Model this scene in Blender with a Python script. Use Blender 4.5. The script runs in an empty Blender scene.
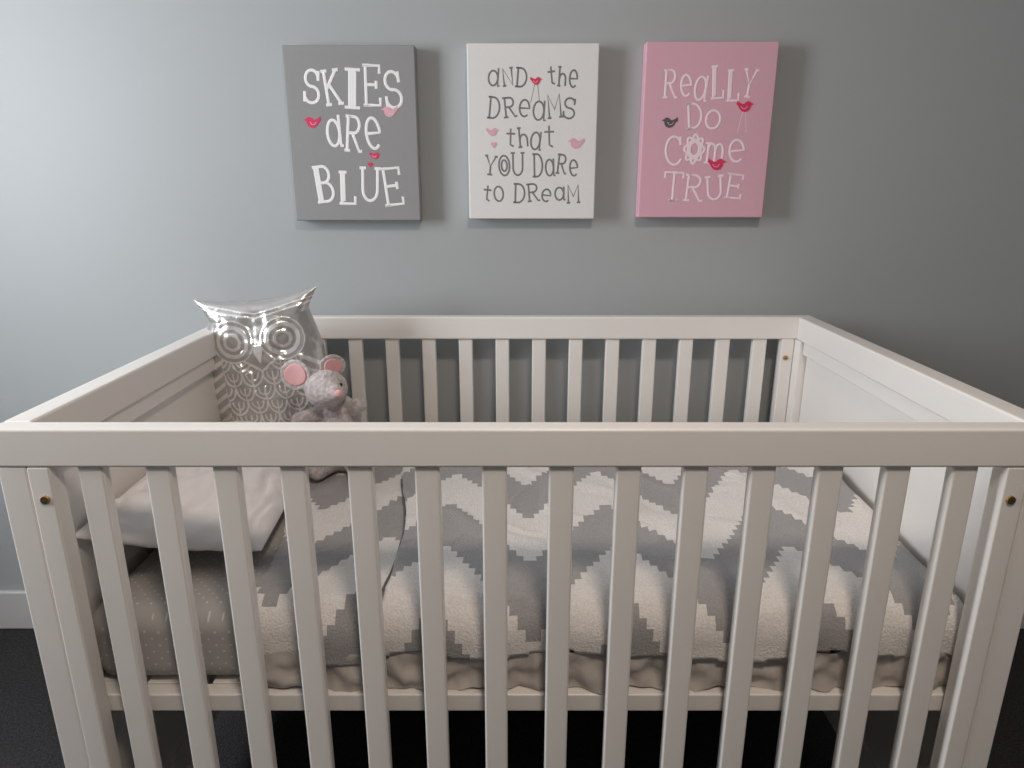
import bpy, bmesh, math, random
from mathutils import Vector, Matrix, noise
random.seed(4)
scn=bpy.context.scene
scn.view_settings.view_transform='Standard'
scn.view_settings.look='None'
COL=scn.collection
H=1.2; CX=0.021

# ---------------- helpers ----------------
def mat(name,color,rough=0.5,metal=0.0,bump=0.0,bscale=200,var=0.0,vscale=4,sheen=0.0,attr=None,coat=0):
    m=bpy.data.materials.new(name); m.use_nodes=True
    nt=m.node_tree; b=nt.nodes['Principled BSDF']
    b.inputs['Base Color'].default_value=(*color,1)
    b.inputs['Roughness'].default_value=rough; b.inputs['Metallic'].default_value=metal
    if sheen: b.inputs['Sheen Weight'].default_value=sheen
    if coat: b.inputs['Coat Weight'].default_value=coat; b.inputs['Coat Roughness'].default_value=.12
    tc=nt.nodes.new('ShaderNodeTexCoord')
    src=None
    if attr:
        a=nt.nodes.new('ShaderNodeAttribute'); a.attribute_name=attr
        src=a.outputs['Color']
    if var>0:
        n=nt.nodes.new('ShaderNodeTexNoise'); n.inputs['Scale'].default_value=vscale; n.inputs['Detail'].default_value=5
        nt.links.new(tc.outputs['Object'],n.inputs['Vector'])
        mr=nt.nodes.new('ShaderNodeMapRange'); mr.inputs[1].default_value=0.3; mr.inputs[2].default_value=0.7
        mr.inputs[3].default_value=1-var; mr.inputs[4].default_value=1+var
        nt.links.new(n.outputs['Fac'],mr.inputs[0])
        mx=nt.nodes.new('ShaderNodeVectorMath'); mx.operation='MULTIPLY'
        if src: nt.links.new(src,mx.inputs[0])
        else: mx.inputs[0].default_value=color
        nt.links.new(mr.outputs[0],mx.inputs[1])
        src=mx.outputs[0]
    if src: nt.links.new(src,b.inputs['Base Color'])
    if bump>0:
        n=nt.nodes.new('ShaderNodeTexNoise'); n.inputs['Scale'].default_value=bscale; n.inputs['Detail'].default_value=3
        nt.links.new(tc.outputs['Object'],n.inputs['Vector'])
        bp=nt.nodes.new('ShaderNodeBump'); bp.inputs['Strength'].default_value=bump; bp.inputs['Distance'].default_value=0.004
        nt.links.new(n.outputs['Fac'],bp.inputs['Height']); nt.links.new(bp.outputs['Normal'],b.inputs['Normal'])
    return m

def obj_from(name,verts,faces,m=None,parent=None,smooth=True,loc=(0,0,0)):
    me=bpy.data.meshes.new(name); me.from_pydata([tuple(v) for v in verts],[],faces); me.update()
    o=bpy.data.objects.new(name,me); COL.objects.link(o); o.location=loc
    if m: me.materials.append(m)
    if smooth:
        for p in me.polygons: p.use_smooth=True
    if parent: o.parent=parent
    return o

def box(name,x0,x1,y0,y1,z0,z1,m,parent=None,bev=0.0,seg=3):
    c=Vector(((x0+x1)/2,(y0+y1)/2,(z0+z1)/2))
    bm=bmesh.new(); bmesh.ops.create_cube(bm,size=1)
    for v in bm.verts: v.co=Vector((v.co.x*(x1-x0),v.co.y*(y1-y0),v.co.z*(z1-z0)))
    if bev>0: bmesh.ops.bevel(bm,geom=bm.edges[:],offset=bev,segments=seg,affect='EDGES',profile=0.5)
    me=bpy.data.meshes.new(name); bm.to_mesh(me); bm.free()
    me.materials.append(m)
    o=bpy.data.objects.new(name,me); COL.objects.link(o)
    if parent:
        o.parent=parent; c=c-parent.location
    o.location=c
    if bev>0:
        for p in me.polygons: p.use_smooth=True
        md=o.modifiers.new('wn','WEIGHTED_NORMAL'); md.keep_sharp=False
    return o

def empty(name,loc):
    e=bpy.data.objects.new(name,None); e.location=loc; COL.objects.link(e); e.empty_display_size=0.05; return e

def nz(x,y,z=0): return noise.noise(Vector((x,y,z)))

# ---------------- materials ----------------
M_wall=mat('wall_paint_bluegrey',(0.40,0.424,0.436),0.55,bump=0.05,bscale=300)
M_white_wall=mat('ceiling_paint',(0.6,0.6,0.6),0.8)
M_trim=mat('trim_white',(0.6,0.6,0.6),0.4)
M_crib=mat('crib_white_lacquer',(0.83,0.80,0.77),0.30,var=0.02,vscale=3,bump=0.04,bscale=90)
M_brass=mat('brass_barrel_nut',(0.55,0.36,0.16),0.3,metal=1)
M_dark=mat('bolt_slot_dark',(0.05,0.04,0.03),0.6)
M_carpet=mat('charcoal_carpet',(0.024,0.022,0.024),0.95,bump=1.0,bscale=260,var=0.7,vscale=180)
M_pillow=mat('pillow_cotton_white',(0.88,0.85,0.85),0.8,bump=0.3,bscale=30)
M_ruffle=mat('sheet_hem_cotton',(0.50,0.46,0.43),0.85,bump=0.3,bscale=60)
M_blanket=mat('knit_chevron',(1,1,1),0.95,bump=0.6,bscale=330,var=0.10,vscale=300,attr='Col',sheen=0.2)
M_trimknit=mat('blanket_edge_yarn',(0.13,0.13,0.14),0.9,bump=0.5)

# polka sheet
M_sheet=mat('polka_dot_sheet',(0.40,0.385,0.38),0.85,bump=0.1,bscale=50)
nt=M_sheet.node_tree; b=nt.nodes['Principled BSDF']
tc=nt.nodes.new('ShaderNodeTexCoord'); sx=nt.nodes.new('ShaderNodeSeparateXYZ'); nt.links.new(tc.outputs['Object'],sx.inputs[0])
def M(op,a,bv=None):
    n=nt.nodes.new('ShaderNodeMath'); n.operation=op
    for i,v in enumerate((a,bv)):
        if v is None: continue
        if isinstance(v,(int,float)): n.inputs[i].default_value=v
        else: nt.links.new(v,n.inputs[i])
    return n.outputs[0]
yy=M('SUBTRACT',sx.outputs[1],sx.outputs[2])
a1=M('DIVIDE',M('ADD',sx.outputs[0],yy),0.021); a2=M('DIVIDE',M('SUBTRACT',sx.outputs[0],yy),0.021)
f1=M('SUBTRACT',M('FRACT',a1),0.5); f2=M('SUBTRACT',M('FRACT',a2),0.5)
d=M('SQRT',M('ADD',M('MULTIPLY',f1,f1),M('MULTIPLY',f2,f2)))
lt=M('LESS_THAN',d,0.11)
mx=nt.nodes.new('ShaderNodeMix'); mx.data_type='RGBA'
mx.inputs[6].default_value=(0.42,0.40,0.39,1); mx.inputs[7].default_value=(0.64,0.62,0.60,1)
nt.links.new(lt,mx.inputs[0]); nt.links.new(mx.outputs[2],b.inputs['Base Color'])

# ---------------- room ----------------
XL,XR,YF,YB,ZC=-1.9,2.5,1.67,-2.0,2.45
box('floor',XL-.1,XR+.1,YB-.1,YF+.1,-0.1,0,M_carpet)
box('ceiling',XL-.1,XR+.1,YB-.1,YF+.1,ZC,ZC+.1,M_white_wall)
box('wall_back',XL-.1,XR+.1,YF,YF+.1,0,ZC,M_wall)
box('wall_front',XL-.1,XR+.1,YB-.1,YB,0,ZC,M_wall)
box('wall_right',XR,XR+.1,YB,YF,0,ZC,M_wall)
wy0,wy1,wz0,wz1=0.38,0.90,1.0,1.95
wl=empty('wall_left',(XL,0,0))
box('wall_panel_a',XL-.1,XL,YB,wy0,0,ZC,M_wall,wl)
box('wall_panel_b',XL-.1,XL,wy1,YF,0,ZC,M_wall,wl)
box('wall_panel_c',XL-.1,XL,wy0,wy1,0,wz0,M_wall,wl)
box('wall_panel_d',XL-.1,XL,wy0,wy1,wz1,ZC,M_wall,wl)
win=empty('window_1',(XL,0.5,1.4))
for nme,a in (('casing_a',(wy0-.07,wy0,wz0-.07,wz1+.07)),('casing_b',(wy1,wy1+.07,wz0-.07,wz1+.07)),('casing_c',(wy0,wy1,wz0-.07,wz0)),('casing_d',(wy0,wy1,wz1,wz1+.07))):
    box(nme,XL,XL+.02,a[0],a[1],a[2],a[3],M_trim,win,0.004)
box('baseboard_back',XL,XR,YF-.014,YF,0,0.118,M_trim,None,0.004)
box('baseboard_right',XR-.014,XR,YB,YF-.014,0,0.118,M_trim,None,0.004)
box('baseboard_left',XL,XL+.014,YB,YF-.014,0,0.118,M_trim,None,0.004)

# ---------------- crib ----------------
crib=empty('crib',(CX,1.22,0))
TOP=H-.298; RB=H-.3515
def cb(n,x0,x1,y0,y1,z0,z1,bev=0.0025): return box(n,CX+x0,CX+x1,y0,y1,z0,z1,M_crib,crib,bev)
for side,(ya,yb,sa,sb) in {'front':(.82,.85,.826,.843),'back':(1.59,1.62,1.597,1.614)}.items():
    cb(side+'_top_rail',-.692,.692,ya,yb,RB,TOP,.004)
    cb(side+'_bottom_rail',-.65,.65,ya,yb,.19,.245)
    for s in (-1,1):
        x0,x1=sorted((s*.622,s*.6515)); cb(side+'_stile',x0,x1,ya+.001,yb-.001,.19,RB)
        yl=(ya,.851) if side=='front' else (1.560,yb)
        x0,x1=sorted((s*.6525,s*.690)); cb(side+'_leg',x0,x1,yl[0]+.002,yl[1],0,RB)
        yn=ya-.0005
        for zz in (H-.397,.235):
            bm=bmesh.new(); bmesh.ops.create_cone(bm,cap_ends=True,segments=24,radius1=.0062,radius2=.0055,depth=.003)
            me=bpy.data.meshes.new('nut'); bm.to_mesh(me); bm.free(); me.materials.append(M_brass)
            o=bpy.data.objects.new('barrel_nut',me); COL.objects.link(o); o.parent=crib
            o.rotation_euler=(math.pi/2,0,0); o.location=(s*.634,yn-1.22,zz)
            box('nut_slot',CX+s*.634-.004,CX+s*.634+.004,yn-.0022,yn-.0014,zz-.0008,zz+.0008,M_dark,crib)
    for i in range(14):
        x=(i-6.5)*.088
        cb(side+'_slat',x-.0165,x+.0165,sa,sb,.24,RB+.002,.003)
for s in (-1,1):
    def e(n,a,b_,y0,y1,z0,z1,bv=.0025):
        x0,x1=sorted((s*a,s*b_)); cb(n,x0,x1,y0,y1,z0,z1,bv)
    e('end_cap_rail',.654,.692,.8505,1.5895,RB,TOP,.004)
    e('end_top_rail',.659,.684,.852,1.558,RB-.03,RB)
    e('end_panel',.670,.682,.852,1.5585,.12,RB-.02)
    e('end_bottom_rail',.662,.687,.852,1.558,.09,.15)
for y0,y1 in ((.853,.878),(1.55,1.575)):
    a=.657 if y0<1 else .649
    cb('base_frame_rail',-a,a,y0,y1,H-.762,H-.732)
for s in (-1,1):
    x0,x1=sorted((s*.62,s*.656)); cb('base_frame_end',x0,x1,.878,1.55,H-.762,H-.732)
for i in range(12):
    x=-.55+i*.1; cb('base_slat',x-.03,x+.03,.879,1.555,H-.74,H-.732,.001)

# ---------------- mattress ----------------
def dense_rbox(name,x0,x1,y0,y1,z0,z1,r,n,m,disp=None):
    c=Vector(((x0+x1)/2,(y0+y1)/2,(z0+z1)/2)); hs=Vector(((x1-x0)/2,(y1-y0)/2,(z1-z0)/2))
    bm=bmesh.new(); bmesh.ops.create_cube(bm,size=2)
    bmesh.ops.subdivide_edges(bm,edges=bm.edges[:],cuts=n,use_grid_fill=True)
    for v in bm.verts:
        q=v.co.copy()
        p=Vector([math.copysign(abs(t)**0.6,t)*h for t,h in zip(q,hs)])
        inner=Vector([max(-h+r,min(h-r,t)) for t,h in zip(p,hs)])
        dd=p-inner
        if dd.length>1e-6: p=inner+dd.normalized()*r*min(1,max(abs(dd.x),abs(dd.y),abs(dd.z))/r)
        if disp: p=p+disp(p+c)
        v.co=p
    me=bpy.data.meshes.new(name); bm.to_mesh(me); bm.free(); me.materials.append(m)
    for p in me.polygons: p.use_smooth=True
    o=bpy.data.objects.new(name,me); COL.objects.link(o); o.location=c
    return o
def mdisp(p):
    a=nz(p.x*6,p.y*6,p.z*9)*.004+nz(p.x*22,p.y*9,p.z*5)*.0015
    tuck=.008*max(0,min(1,(p.x+.36)/.06))  # compressed where the blanket lies
    return Vector((0,-a+tuck if p.y<.95 else 0,(a-.5*tuck) if p.z>.55 else 0))
mattress=dense_rbox('crib_mattress',CX-.662,CX+.662,.872,1.545,.4695,.594,.036,50,M_sheet,mdisp)

# ruffled sheet hem in front of the mattress
vs=[];fs=[]; NX=560; JJ=10
for i in range(NX+1):
    x=-.395+i/NX*(1.065)
    for j in range(JJ+1):
        t=j/JJ
        w=math.sin(x*80+6*nz(x*7,1))*.003*(.3+t)+nz(x*26,t*2.2,5)*.010*(.4+t)+nz(x*60,t*4,7)*.004
        top=.535+nz(x*6,3)*.008; bot=.470+nz(x*14,8)*.006
        vs.append((x,max(.852,.864+w),top+(bot-top)*t+nz(x*25,t*2,9)*.003))
for i in range(NX):
    for j in range(JJ):
        a=i*(JJ+1)+j; fs.append((a,a+JJ+1,a+JJ+2,a+1))
ruf=obj_from('sheet_hem',vs,fs,M_ruffle); ruf.parent=mattress; ruf.location=-mattress.location

# ---------------- blanket ----------------
R=.042
def fold(p,p_edge_start,sign):
    d=(p-p_edge_start)*sign
    if d<=0: return p,0
    if d<R*math.pi/2:
        a=d/R; return p_edge_start+sign*R*math.sin(a), R*(1-math.cos(a))
    return p_edge_start+sign*R, R+(d-R*math.pi/2)
WHT=(0.78,0.75,0.73); GRY=(0.35,0.34,0.345)
PER=.29; NC=26; CELL=PER/NC; FY=.911
def chev(p,q,ph,base):
    k=math.floor((p-ph)/CELL)
    t=((k+.5)/NC)%1.0
    tri=1-abs(2*t-1)
    v=(q-(base+.215*tri))/.300
    return WHT if (v+.25)%1.0<.5 else GRY
def wrk(pe,q,lift):
    s=lift*300
    ridge=abs(nz(pe*4+q*3+s,q*6-pe*2,1.3))
    r2=abs(nz(pe*7-q*5+s,q*7+pe*3,6.3))
    return nz(pe*5+s,q*5)*.005+nz(pe*14,q*10,lift*500)*.003+max(0,.12-ridge)*.045+max(0,.07-r2)*.04
def sheet(name,xl,xr,qf,lift,ph,base,parent=None):
    dp=CELL/2
    off=ph
    pts=[];cols=[];fs=[]
    i0=int(math.floor((-.50-off)/dp)); i1=int(math.ceil((xr-off)/dp))
    dq=.0045
    QB=1.53; nq=int((QB-(qf-.03))/dq)
    idx={}
    for i in range(i0,i1+1):
        for j in range(nq+1):
            p=off+i*dp; q=QB-j*dq
            pe=max(p,xl(q))
            x,dx=fold(pe,CX+.620,1)
            y,dy=fold(q,FY,-1)
            k=wrk(pe,q,lift)
            hang=min(1,dy/.05)
            rise=.020*max(0,min(1,(pe-.35)/.3))*max(0,min(1,(q-1.0)/.3))
            z=.599+lift+(k+.003)*(1-hang)-min(dx+dy,.135)+rise
            wv=hang*(nz(pe*9,dy*12,3+lift*200)*.006+.003*math.sin(pe*34+4*nz(pe*6,2)))
            y=y-lift*hang*.5+max(-.008,min(.004,wv))-.001*hang
            x+= -.004*nz(q*11,pe*8) if dx<=0 else 0
            idx[(i,j)]=len(pts); pts.append((x,y,z))
    for i in range(i0,i1):
        p=off+(i+.5)*dp
        for j in range(nq):
            q=QB-(j+.5)*dq
            if p+dp/2<xl(q): continue
            hem=qf+.014*nz(p*5,lift*100)+.004*math.sin(p*30)
            if q<hem: continue
            fs.append((idx[(i,j)],idx[(i,j+1)],idx[(i+1,j+1)],idx[(i+1,j)]))
            cols.append(chev(p,q,ph,base))
    o=obj_from(name,pts,fs,M_blanket)
    me=o.data
    ca=me.color_attributes.new('Col','FLOAT_COLOR','CORNER')
    for f,c in zip(me.polygons,cols):
        for li in f.loop_indices: ca.data[li].color=(*c,1)
    bm=bmesh.new(); bm.from_mesh(me)
    bmesh.ops.delete(bm,geom=[v for v in bm.verts if not v.link_faces],context='VERTS'); bm.to_mesh(me); bm.free()
    s=o.modifiers.new('s','SOLIDIFY'); s.thickness=.004; s.offset=1
    if parent: o.parent=parent
    return o
xlA=lambda q:-.395-.05*max(0,(q-.93))/.5+.008*math.sin(q*14)
xlB=lambda q:-.185-.045*max(0,(q-.93))/.5+.010*math.sin(q*12+1)
bl=sheet('chevron_blanket',xlA,-.10,.802,0.0,-.36,1.10)
bl2=sheet('folded_layer',xlB,.682,.808,.010,.03,1.05,bl)
cu=bpy.data.curves.new('edge_yarn','CURVE'); cu.dimensions='3D'; cu.bevel_depth=.0019
sp=cu.splines.new('POLY'); P=[]
for j in range(60):
    q=1.30-j*.0078
    y,dy=fold(q,FY,-1); pe=xlB(q); hang=min(1,dy/.05)
    k=wrk(pe,q,.010)
    P.append((pe-.002,y-.008*hang,.599+.011+(k+.003)*(1-hang)-dy))
sp.points.add(len(P)-1)
for a,b_ in zip(sp.points,P): a.co=(*b_,1)
o=bpy.data.objects.new('edge_yarn',cu); COL.objects.link(o); cu.materials.append(M_trimknit); o.parent=bl

# ---------------- white pillow ----------------
def cushion(name,c00,c10,c11,c01,T,m,n=80):
    vs=[];fs=[]
    c=[Vector(k) for k in (c00,c10,c11,c01)]
    nrm=(c[1]-c[0]).cross(c[3]-c[0]).normalized()
    for side in (1,-1):
        for i in range(n+1):
            for j in range(n+1):
                u=.5-.5*math.cos(math.pi*i/n); v=.5-.5*math.cos(math.pi*j/n)
                U=2*u-1; V=2*v-1
                uu=.5+.5*U*(1-.05*(1-V*V)-.05*V*V*abs(U)); vv=.5+.5*V*(1-.03*(1-U*U)-.04*U*U*abs(V))
                p=(c[0]*(1-uu)+c[1]*uu)*(1-vv)+(c[3]*(1-uu)+c[2]*uu)*vv
                h=((1-abs(U)**3)*(1-abs(V)**3))**.5
                e_=max(abs(U),abs(V))
                pk=math.sin((U-V)*22+3*nz(u*4,v*4))*.003*h*max(0,e_-.55)/.45
                w=nz(u*5,v*5,side)*.008*h+nz(u*14,v*12,2)*.005*h-max(0,.12-abs(nz(u*4+v*2,v*5-u,3)))*.07*h+pk
                vs.append(p+nrm*side*((T if side>0 else T*.7)*h+w*(1 if side>0 else .4)))
        off=0 if side==1 else (n+1)**2
        for i in range(n):
            for j in range(n):
                a=off+i*(n+1)+j
                f=(a,a+n+1,a+n+2,a+1)
                fs.append(f if side==1 else f[::-1])
    o=obj_from(name,vs,fs,m)
    bm=bmesh.new(); bm.from_mesh(o.data); bmesh.ops.remove_doubles(bm,verts=bm.verts[:],dist=1e-5); bm.to_mesh(o.data); bm.free()
    for p in o.data.polygons: p.use_smooth=True
    return o
cushion('pillow',(-.652,.885,.708),(-.400,.985,.628),(-.432,1.44,.634),(-.640,1.44,.695),.056,M_pillow)

# ---------------- owl cushion ----------------
def owl():
    Wd,Hh,T=.118,.300,.048
    N,K=180,250
    def hw(v):
        return Wd*(.92+.10*math.sin(v*math.pi*.85+.2)-.12*max(0,min(1,(v-.62)/.24))+ (.22*max(0,(v-.86)/.14)**1.2) - .18*max(0,.12-v)/.12)
    def topz(U): return Hh*(1-.045*(1-abs(U)**1.7))
    silver=(0.56,0.55,0.54); wht=(0.95,0.94,0.93)
    vs=[];fs=[];colv=[]
    def color(x,z):
        for s in (-1,1):
            d=math.hypot(x-s*.050,z-.212)
            if d<.012: return silver
            if d<.018: return wht
            if d<.025: return silver
            if d<.033: return wht
            if d<.040: return silver
            if d<.0425: return wht
        if abs(x)<.012*(1-(.20-z)/.035) and .168<z<.205: return wht
        if z>.240:
            k=z-(.252+abs(x)*.22)
            if 0<k<.004 or .009<k<.012 : return wht
            return silver
        zz=.150+.03*abs(math.sin(abs(x)*27))
        if abs(z-zz)<.0028: return wht
        if z>zz: return silver
        if abs(x)>.080:
            r=(z*45+abs(x)*30)%1
            return wht if r<.4 else silver
        hh=.030; ww=.040
        row=math.floor(z/hh)
        for rr in (row,row+1):
            xo=x/ww+(.5 if rr%2 else 0)
            fx=(xo-math.floor(xo)-.5)*ww
            fz=z-rr*hh-hh*.9
            d=math.hypot(fx,fz*.8)
            if d<.0210 and fz<0.006:
                if d>.0175: return wht
                if .0095<d<.0125: return wht
                if abs(fx)<.0014: return wht
                return silver
        return silver
    for side in (-1,1):
        for i in range(N+1):
            U=2*i/N-1
            for j in range(K+1):
                v=j/K; V=2*v-1
                x=hw(v)*U; z=topz(U)*v+ .004*U*v
                h=max(0,(1-abs(U)**2.6)*(1-abs(V)**3.2))**.5
                w=nz(x*22,z*18,side)*.010*h+nz(x*60,z*50,4)*.003*h+.004*h*nz(x*12,z*60,1)
                edge=max(0,(abs(U)-.6)/.4)*math.sin(z*190+4*nz(x*8,z*20))*.0016*h
                cc=color(x,z) if side==-1 else silver
                emb=.0010*h if (side==-1 and cc is wht) else 0
                vs.append((x,side*(T*h+w+edge+emb),z)); colv.append(cc)
        off=0 if side==-1 else (N+1)*(K+1)
        for i in range(N):
            for j in range(K):
                a=off+i*(K+1)+j; f=(a,a+K+1,a+K+2,a+1)
                fs.append(f if side==-1 else f[::-1])
    m=mat('owl_satin_silver',(1,1,1),0.25,metal=0.6,attr='Col',bump=.12,bscale=90,coat=.6)
    o=obj_from('owl_cushion',vs,fs,m)
    ca=o.data.color_attributes.new('Col','FLOAT_COLOR','POINT')
    for k,c in enumerate(colv): ca.data[k].color=(*c,1)
    o.location=(-.527,1.462,.655)
    o.scale=(1.06,1,1.08)
    o.rotation_euler=(math.radians(0),math.radians(-4),math.radians(4))
    return o
owl()

# ---------------- mouse plush ----------------
def mouse():
    root=empty('mouse_plush_toy',(-.37,1.36,.608))
    L=Vector((-.37,1.36,.605))
    m=mat('mouse_plush_grey',(0.54,0.485,0.485),0.95,bump=.8,bscale=160,var=.25,vscale=110,sheen=.4)
    pk=mat('mouse_pink_satin',(0.78,0.42,0.44),0.6,bump=.2,bscale=80)
    bk=mat('mouse_eye_black',(0.01,0.01,0.01),0.15)
    bm=bmesh.new()
    def ball(c,r,rot=(0,0,0)):
        mt=Matrix.Translation(Vector(c)-L)@Matrix.Rotation(rot[2],4,'Z')@Matrix.Rotation(rot[1],4,'Y')@Matrix.Rotation(rot[0],4,'X')@Matrix.Diagonal((*r,1))
        bmesh.ops.create_uvsphere(bm,u_segments=24,v_segments=16,radius=1,matrix=mt)
    def limb(a,b_,r0,r1,n=7):
        a=Vector(a);b_=Vector(b_)
        for i in range(n):
            t=i/(n-1); r=r0+(r1-r0)*t; ball(a.lerp(b_,t),(r,r,r))
    hc=Vector((-.376,1.325,.803))
    ball((-.362,1.37,.668),(.058,.050,.062)); ball((-.362,1.36,.73),(.046,.038,.048))
    ball(hc,(.043,.042,.040))
    limb(hc+Vector((.006,-.015,0)),hc+Vector((.032,-.046,.004)),.032,.0125)
    limb((-.395,1.35,.745),(-.425,1.315,.742),.017,.014); ball((-.430,1.308,.742),(.017,.015,.015))
    limb((-.335,1.35,.752),(-.312,1.318,.768),.017,.014); ball((-.308,1.312,.772),(.016,.014,.015))
    limb((-.385,1.35,.632),(-.400,1.31,.629),.022,.018); limb((-.338,1.35,.632),(-.322,1.31,.629),.022,.018)
    ball((-.402,1.300,.634),(.018,.014,.022)); ball((-.320,1.300,.634),(.018,.014,.022))
    me=bpy.data.meshes.new('body'); bm.to_mesh(me); bm.free(); me.materials.append(m)
    o=bpy.data.objects.new('body',me); COL.objects.link(o); o.parent=root
    r=o.modifiers.new('r','REMESH'); r.mode='VOXEL'; r.voxel_size=.0035; r.use_smooth_shade=True
    s=o.modifiers.new('s','SMOOTH'); s.factor=.5; s.iterations=6
    tx=bpy.data.textures.new('plush','CLOUDS'); tx.noise_scale=.006
    d=o.modifiers.new('d','DISPLACE'); d.texture=tx; d.strength=.003; d.mid_level=.5
    def part(n,c,rr,mm,rot):
        bm=bmesh.new(); bmesh.ops.create_uvsphere(bm,u_segments=28,v_segments=18,radius=1,matrix=Matrix.Diagonal((*rr,1)))
        if n=='ear' or n=='ear_lining':
            for v in bm.verts: v.co.y+= (v.co.x**2+v.co.z**2)*(-9)
        me=bpy.data.meshes.new(n); bm.to_mesh(me); bm.free(); me.materials.append(mm)
        for p in me.polygons: p.use_smooth=True
        q=bpy.data.objects.new(n,me); COL.objects.link(q); q.parent=root; q.location=Vector(c)-L; q.rotation_euler=rot
    e1=Vector((-.431,1.328,.833)); e2=Vector((-.364,1.338,.848))
    part('ear',e1,(.034,.007,.031),m,(0,-.3,-.25)); part('ear_lining',e1+Vector((-.001,-.0060,0)),(.025,.004,.022),pk,(0,-.3,-.25))
    part('ear',e2,(.026,.007,.024),m,(.1,.2,.5)); part('ear_lining',e2+Vector((.003,-.0055,0)),(.018,.004,.016),pk,(.1,.2,.5))
    part('nose',hc+Vector((.040,-.056,.006)),(.009,.006,.008),pk,(0,0,0))
    part('eye',hc+Vector((.002,-.040,.014)),(.0034,.0034,.0034),bk,(0,0,0))
    part('eye',hc+Vector((.037,-.024,.015)),(.0034,.0034,.0034),bk,(0,0,0))
    return root
mouse()

# ---------------- canvases ----------------
def arc(cx,cy,rx,ry,a0,a1,n=18):
    return [(cx+rx*math.cos(math.radians(a0+(a1-a0)*i/n)),cy+ry*math.sin(math.radians(a0+(a1-a0)*i/n))) for i in range(n+1)]
G={
'S':[arc(.5,.745,.38,.245,10,270)+arc(.5,.25,.42,.25,90,-170),[(.87,.68),(.87,.98)],[(.08,.02),(.08,.34)]],
'K':[[(.15,0),(.15,1)],[(.85,1),(.15,.45)],[(.35,.6),(.9,0)],[(.66,1),(1.0,1)],[(.70,0),(1.04,0)]],
'I':[[(.5,0),(.5,1)],[(.08,1),(.92,1)],[(.08,0),(.92,0)],[(.36,0),(.36,1)],[(.64,0),(.64,1)]],
'E':[[(.15,0),(.15,1)],[(.02,1),(.88,1),(.88,.80)],[(.15,.52),(.7,.52)],[(.7,.42),(.7,.62)],[(.02,0),(.90,0),(.90,.20)]],
'R':[[(.15,0),(.15,1)],[(.15,1)]+arc(.5,.76,.33,.24,90,-90)+[(.15,.52)],[(.45,.5),(.88,0),(1.05,.02)]],
'B':[[(.15,0),(.15,1)],[(.28,0),(.28,1)],[(.02,1),(.15,1)]+arc(.5,.77,.30,.23,90,-90)+[(.15,.54)],[(.5,.54)]+arc(.52,.27,.36,.27,90,-90)+[(.02,0)]],
'L':[[(.2,0),(.2,1)],[(.32,.08),(.32,1)],[(.05,1),(.47,1)],[(.05,0),(.90,0),(.90,.25)]],
'U':[[(.12,1)]+[(.12,.35)]+arc(.5,.35,.38,.35,180,360)+[(.88,1)],[(-.05,1),(.28,1)],[(.72,1),(1.05,1)]],
'T':[[(.5,0),(.5,1)],[(.02,.80),(.02,1),(.98,1),(.98,.80)],[(.28,0),(.72,0)]],
'D':[[(.15,0),(.15,1)],[(.02,1),(.15,1)]+arc(.38,.5,.5,.5,90,-90)+[(.02,0)]],
'O':[arc(.5,.5,.45,.5,0,360,28),arc(.5,.5,.24,.28,0,360,20)],
'o':[arc(.5,.42,.44,.42,0,360,24)],
'Q':[[(.5+(.50+.07*math.cos(8*a))*math.cos(a),.45+(.52+.07*math.cos(8*a))*math.sin(a)) for a in [i*math.pi/48 for i in range(97)]],arc(.5,.45,.27,.28,0,360,20),arc(.5,.45,.36,.38,0,360,20)],
'C':[arc(.55,.5,.44,.5,40,320,24),[(.89,.68),(.89,.98)]],
'a':[arc(.45,.40,.38,.40,0,360,24),[(.85,.84),(.85,0),(1.0,0)]],
'd':[arc(.45,.40,.38,.40,0,360,24),[(.85,.95),(.85,0),(1.0,0)]],
'e':[[(.12,.42)]+[(.88,.42)]+arc(.5,.42,.38,.40,0,310,22)],
'N':[[(.12,0),(.12,1),(.85,0),(.85,1)],[(-.02,0),(.28,0)],[(.70,1),(1.0,1)]],
'm':[[(.08,0),(.08,.8)],arc(.29,.5,.21,.28,180,0,12)+[(.5,0)],arc(.71,.5,.21,.28,180,0,12)+[(.92,0)]],
'M':[[(.08,0),(.08,1),(.5,.35),(.92,1),(.92,0)],[(-.06,0),(.22,0)],[(.78,0),(1.06,0)]],
't':[[(.5,1),(.5,.12),(.8,.02)],[(.10,.72),(.92,.72)]],
'h':[[(.15,0),(.15,1)],[(.15,.35)]+arc(.5,.35,.33,.3,170,0)+[(.83,0)]],
'Y':[[(.08,1),(.5,.45),(.92,1)],[(.5,.45),(.5,0)],[(.28,0),(.72,0)],[(-.06,1),(.22,1)],[(.78,1),(1.06,1)]],
' ':[]}
CW,CH,CD=.290,.372,.035
def strokes(name,polys,w,m,parent,yoff=0):
    cu=bpy.data.curves.new(name,'CURVE'); cu.dimensions='3D'; cu.bevel_depth=w/2; cu.bevel_resolution=2; cu.use_fill_caps=True
    for P in polys:
        sp=cu.splines.new('POLY'); sp.points.add(len(P)-1)
        for a,(x,z) in zip(sp.points,P): a.co=(x,0,z,1)
    o=bpy.data.objects.new(name,cu); COL.objects.link(o); cu.materials.append(m); o.parent=parent
    o.scale=(1,.12,1); o.location=(0,-CD/2-.0002+yoff,0); return o
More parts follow.
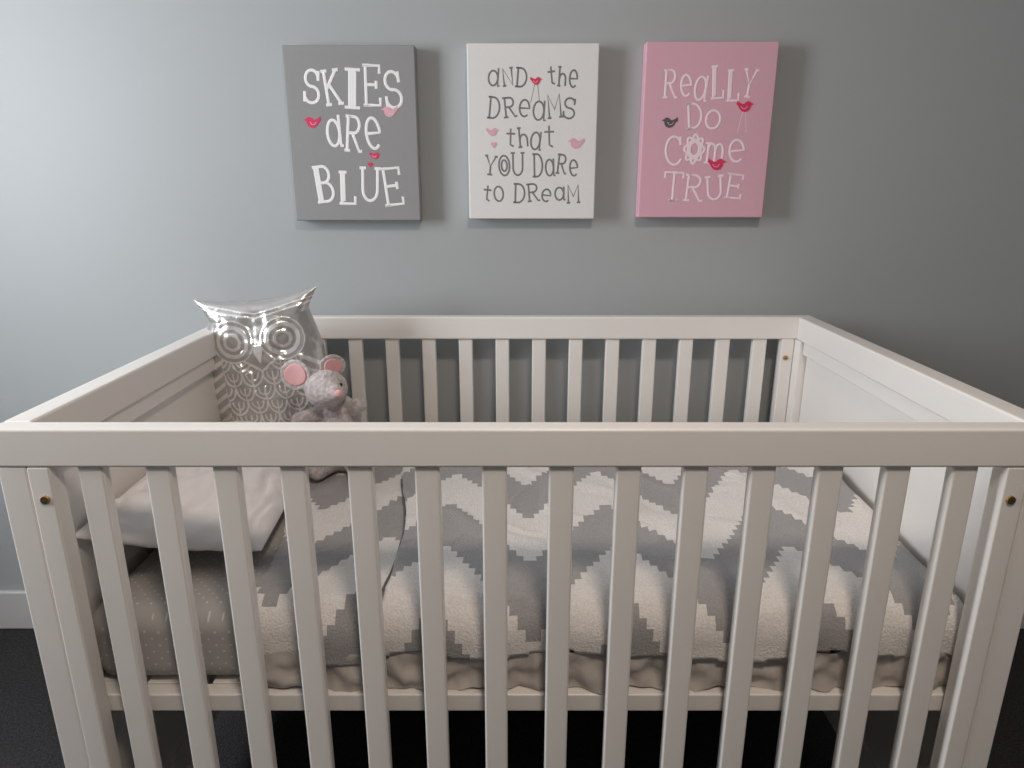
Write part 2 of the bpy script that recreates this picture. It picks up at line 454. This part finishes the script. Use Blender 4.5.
def lay(txt,u0,u1,v0,v1,serif=True):
    out=[]; n=len(txt); adv=(u1-u0)*CW/n; Hh=(v1-v0)*CH
    for i,ch in enumerate(txt):
        jx=.10*math.sin(i*5+u0*40); jz=.10*math.sin(i*3.7+v0*20); an=.11*math.sin(i*2.3+v0*37+u0*5)
        cx=(u0-.5)*CW+adv*(i+.5); cz=(.5-v1)*CH+Hh*.5
        ca,sa=math.cos(an),math.sin(an)
        def T(X,Z): return (cx+X*ca-Z*sa, cz+X*sa+Z*ca)
        for P in G[ch]:
            L=[(adv*.88*(x-.5)*(1+jx*.6),Hh*((z-.5)*(1+jx)+jz*.6)) for x,z in P]
            out.append([T(*q) for q in L])
            if serif and len(P)==2 and abs(P[0][0]-P[1][0])<.01 and abs(P[0][1]-P[1][1])>.6 and ch not in 'ILB':
                for (x,z) in L: out.append([T(x-adv*.15,z),T(x+adv*.15,z)])
    return out
def bird(parent,u,v,s,m,flip=1,legs=0,mleg=None,heart=False):
    P=[(-1.0,.30),(-.72,.02),(-.55,-.25),(-.25,-.5),(.1,-.56),(.42,-.42),(.6,-.15),(.66,.16),(.98,.24),(.66,.40),(.5,.55),(.28,.58),(.05,.46),(-.1,.30),(-.35,.30),(-.6,.42),(-.95,.62),(-.88,.42)]
    if heart: P=[(0,-.7),(-.6,-.1),(-.62,.3),(-.3,.5),(0,.25),(.3,.5),(.62,.3),(.6,-.1)]
    cx=(u-.5)*CW; cz=(.5-v)*CH
    vs=[(cx+flip*x*s,-CD/2-.0009,cz+z*s) for x,z in P]+[(cx+flip*x*s,-CD/2+.001,cz+z*s) for x,z in P]
    n=len(P); fs=[tuple(range(n)),tuple(range(2*n-1,n-1,-1))]+[(i,(i+1)%n,n+(i+1)%n,n+i) for i in range(n)]
    o=obj_from('bird_print',vs,fs,m,parent,False)
    bm=bmesh.new(); bm.from_mesh(o.data); bmesh.ops.recalc_face_normals(bm,faces=bm.faces[:]); bm.to_mesh(o.data); bm.free()
    if not heart:
        strokes('bird_wing',[[(cx+flip*x*s,cz+z*s) for x,z in ((.25,.05),(.05,-.22),(-.25,-.2),(-.45,.05))]],.0012,Mwing,parent,-.0009)
    if legs: strokes('bird_legs',[[(cx-.003,cz-s*.4),(cx-.012,cz-legs)],[(cx+.003,cz-s*.4),(cx+.008,cz-legs)]],.0012,mleg or m,parent)
Mw=mat('print_ink_white',(.88,.88,.88),.7); Mg=mat('print_ink_grey',(.20,.20,.205),.7); Mr=mat('print_ink_raspberry',(.72,.035,.13),.7)
Mp=mat('print_ink_pink',(.75,.42,.50),.7); Mlp=mat('print_ink_palepink',(.93,.76,.83),.7); Mdg=mat('print_ink_darkgrey',(.10,.10,.11),.7)
Mwing=mat('print_ink_wing',(.9,.6,.68),.7)
def canvas(x,z,c,nm):
    m=mat(nm,c,.8,bump=.25,bscale=700)
    return box('canvas_print',x-CW/2,x+CW/2,YF-CD-.001,YF-.001,z-CH/2,z+CH/2,m,None,.003)
c1=canvas(-.357,1.307,(.30,.30,.305),'canvas_grey')
strokes('lettering',lay('SKIES',.13,.90,.13,.33)+lay('dRe',.28,.73,.375,.58)+lay('BLUE',.16,.88,.69,.895),.0072,Mw,c1)
bird(c1,.19,.425,.020,Mr,-1); bird(c1,.79,.365,.020,Mp,-1); bird(c1,.66,.615,.013,Mr,1); bird(c1,.62,.665,.009,Mr,1,heart=True)
c2=canvas(.046,1.311,(.80,.79,.79),'canvas_white')
strokes('lettering',lay('dND',.15,.47,.130,.235)+lay('the',.60,.85,.125,.235)+lay('DReaMS',.15,.84,.29,.41)+lay('that',.28,.68,.465,.58)+lay('YOU',.12,.44,.62,.74)+lay('DaRe',.50,.87,.62,.74)+lay('to',.10,.28,.795,.895)+lay('DReaM',.35,.88,.795,.895),.0040,Mg,c2)
bird(c2,.525,.205,.014,Mr,1,.045,Mg); bird(c2,.19,.49,.015,Mp,1); bird(c2,.20,.56,.011,Mp,1,heart=True); bird(c2,.84,.555,.020,Mp,-1)
c3=canvas(.437,1.314,(.74,.43,.52),'canvas_pink')
strokes('lettering',lay('ReaLLY',.14,.86,.15,.31)+lay('Do',.33,.62,.345,.475)+lay('CQme',.17,.83,.52,.675)+lay('TRUE',.19,.84,.745,.895),.0056,Mlp,c3)
bird(c3,.21,.445,.019,Mdg,-1); bird(c3,.78,.355,.020,Mr,1,.055,Mlp); bird(c3,.60,.685,.022,Mr,1)

# ---------------- lights ----------------
def area(n,loc,rot,sx_,sy_,p,c):
    l=bpy.data.lights.new(n,'AREA'); l.shape='RECTANGLE'; l.size=sx_; l.size_y=sy_; l.energy=p; l.color=c
    o=bpy.data.objects.new(n,l); o.location=loc; o.rotation_euler=rot; COL.objects.link(o); return o
area('window_daylight',(XL-.02,(wy0+wy1)/2,(wz0+wz1)/2),(0,math.radians(-90),0),wz1-wz0,wy1-wy0,39,(0.94,0.97,1.0))
lampo=empty('ceiling_lamp',(.25,-.15,ZC))
Mglass=mat('lamp_glass',(.8,.75,.65),.3)
box('lamp_base',.10,.40,-.30,0,ZC-.04,ZC,Mglass,lampo,.01)
area('ceiling_lamp_light',(.25,-.15,ZC-.05),(0,0,0),.28,.28,19,(1.0,0.83,0.68))
w=bpy.data.worlds.new('world'); scn.world=w; w.use_nodes=True
w.node_tree.nodes['Background'].inputs[0].default_value=(.75,.85,1,1); w.node_tree.nodes['Background'].inputs[1].default_value=.8

# ---------------- camera ----------------
cam=bpy.data.cameras.new('camera'); co=bpy.data.objects.new('camera',cam); COL.objects.link(co)
cam.sensor_width=36; cam.lens=684/1024*36; cam.clip_start=.02
co.location=(0,0,H); co.rotation_euler=(math.radians(90-16.2),0,0)
scn.camera=co
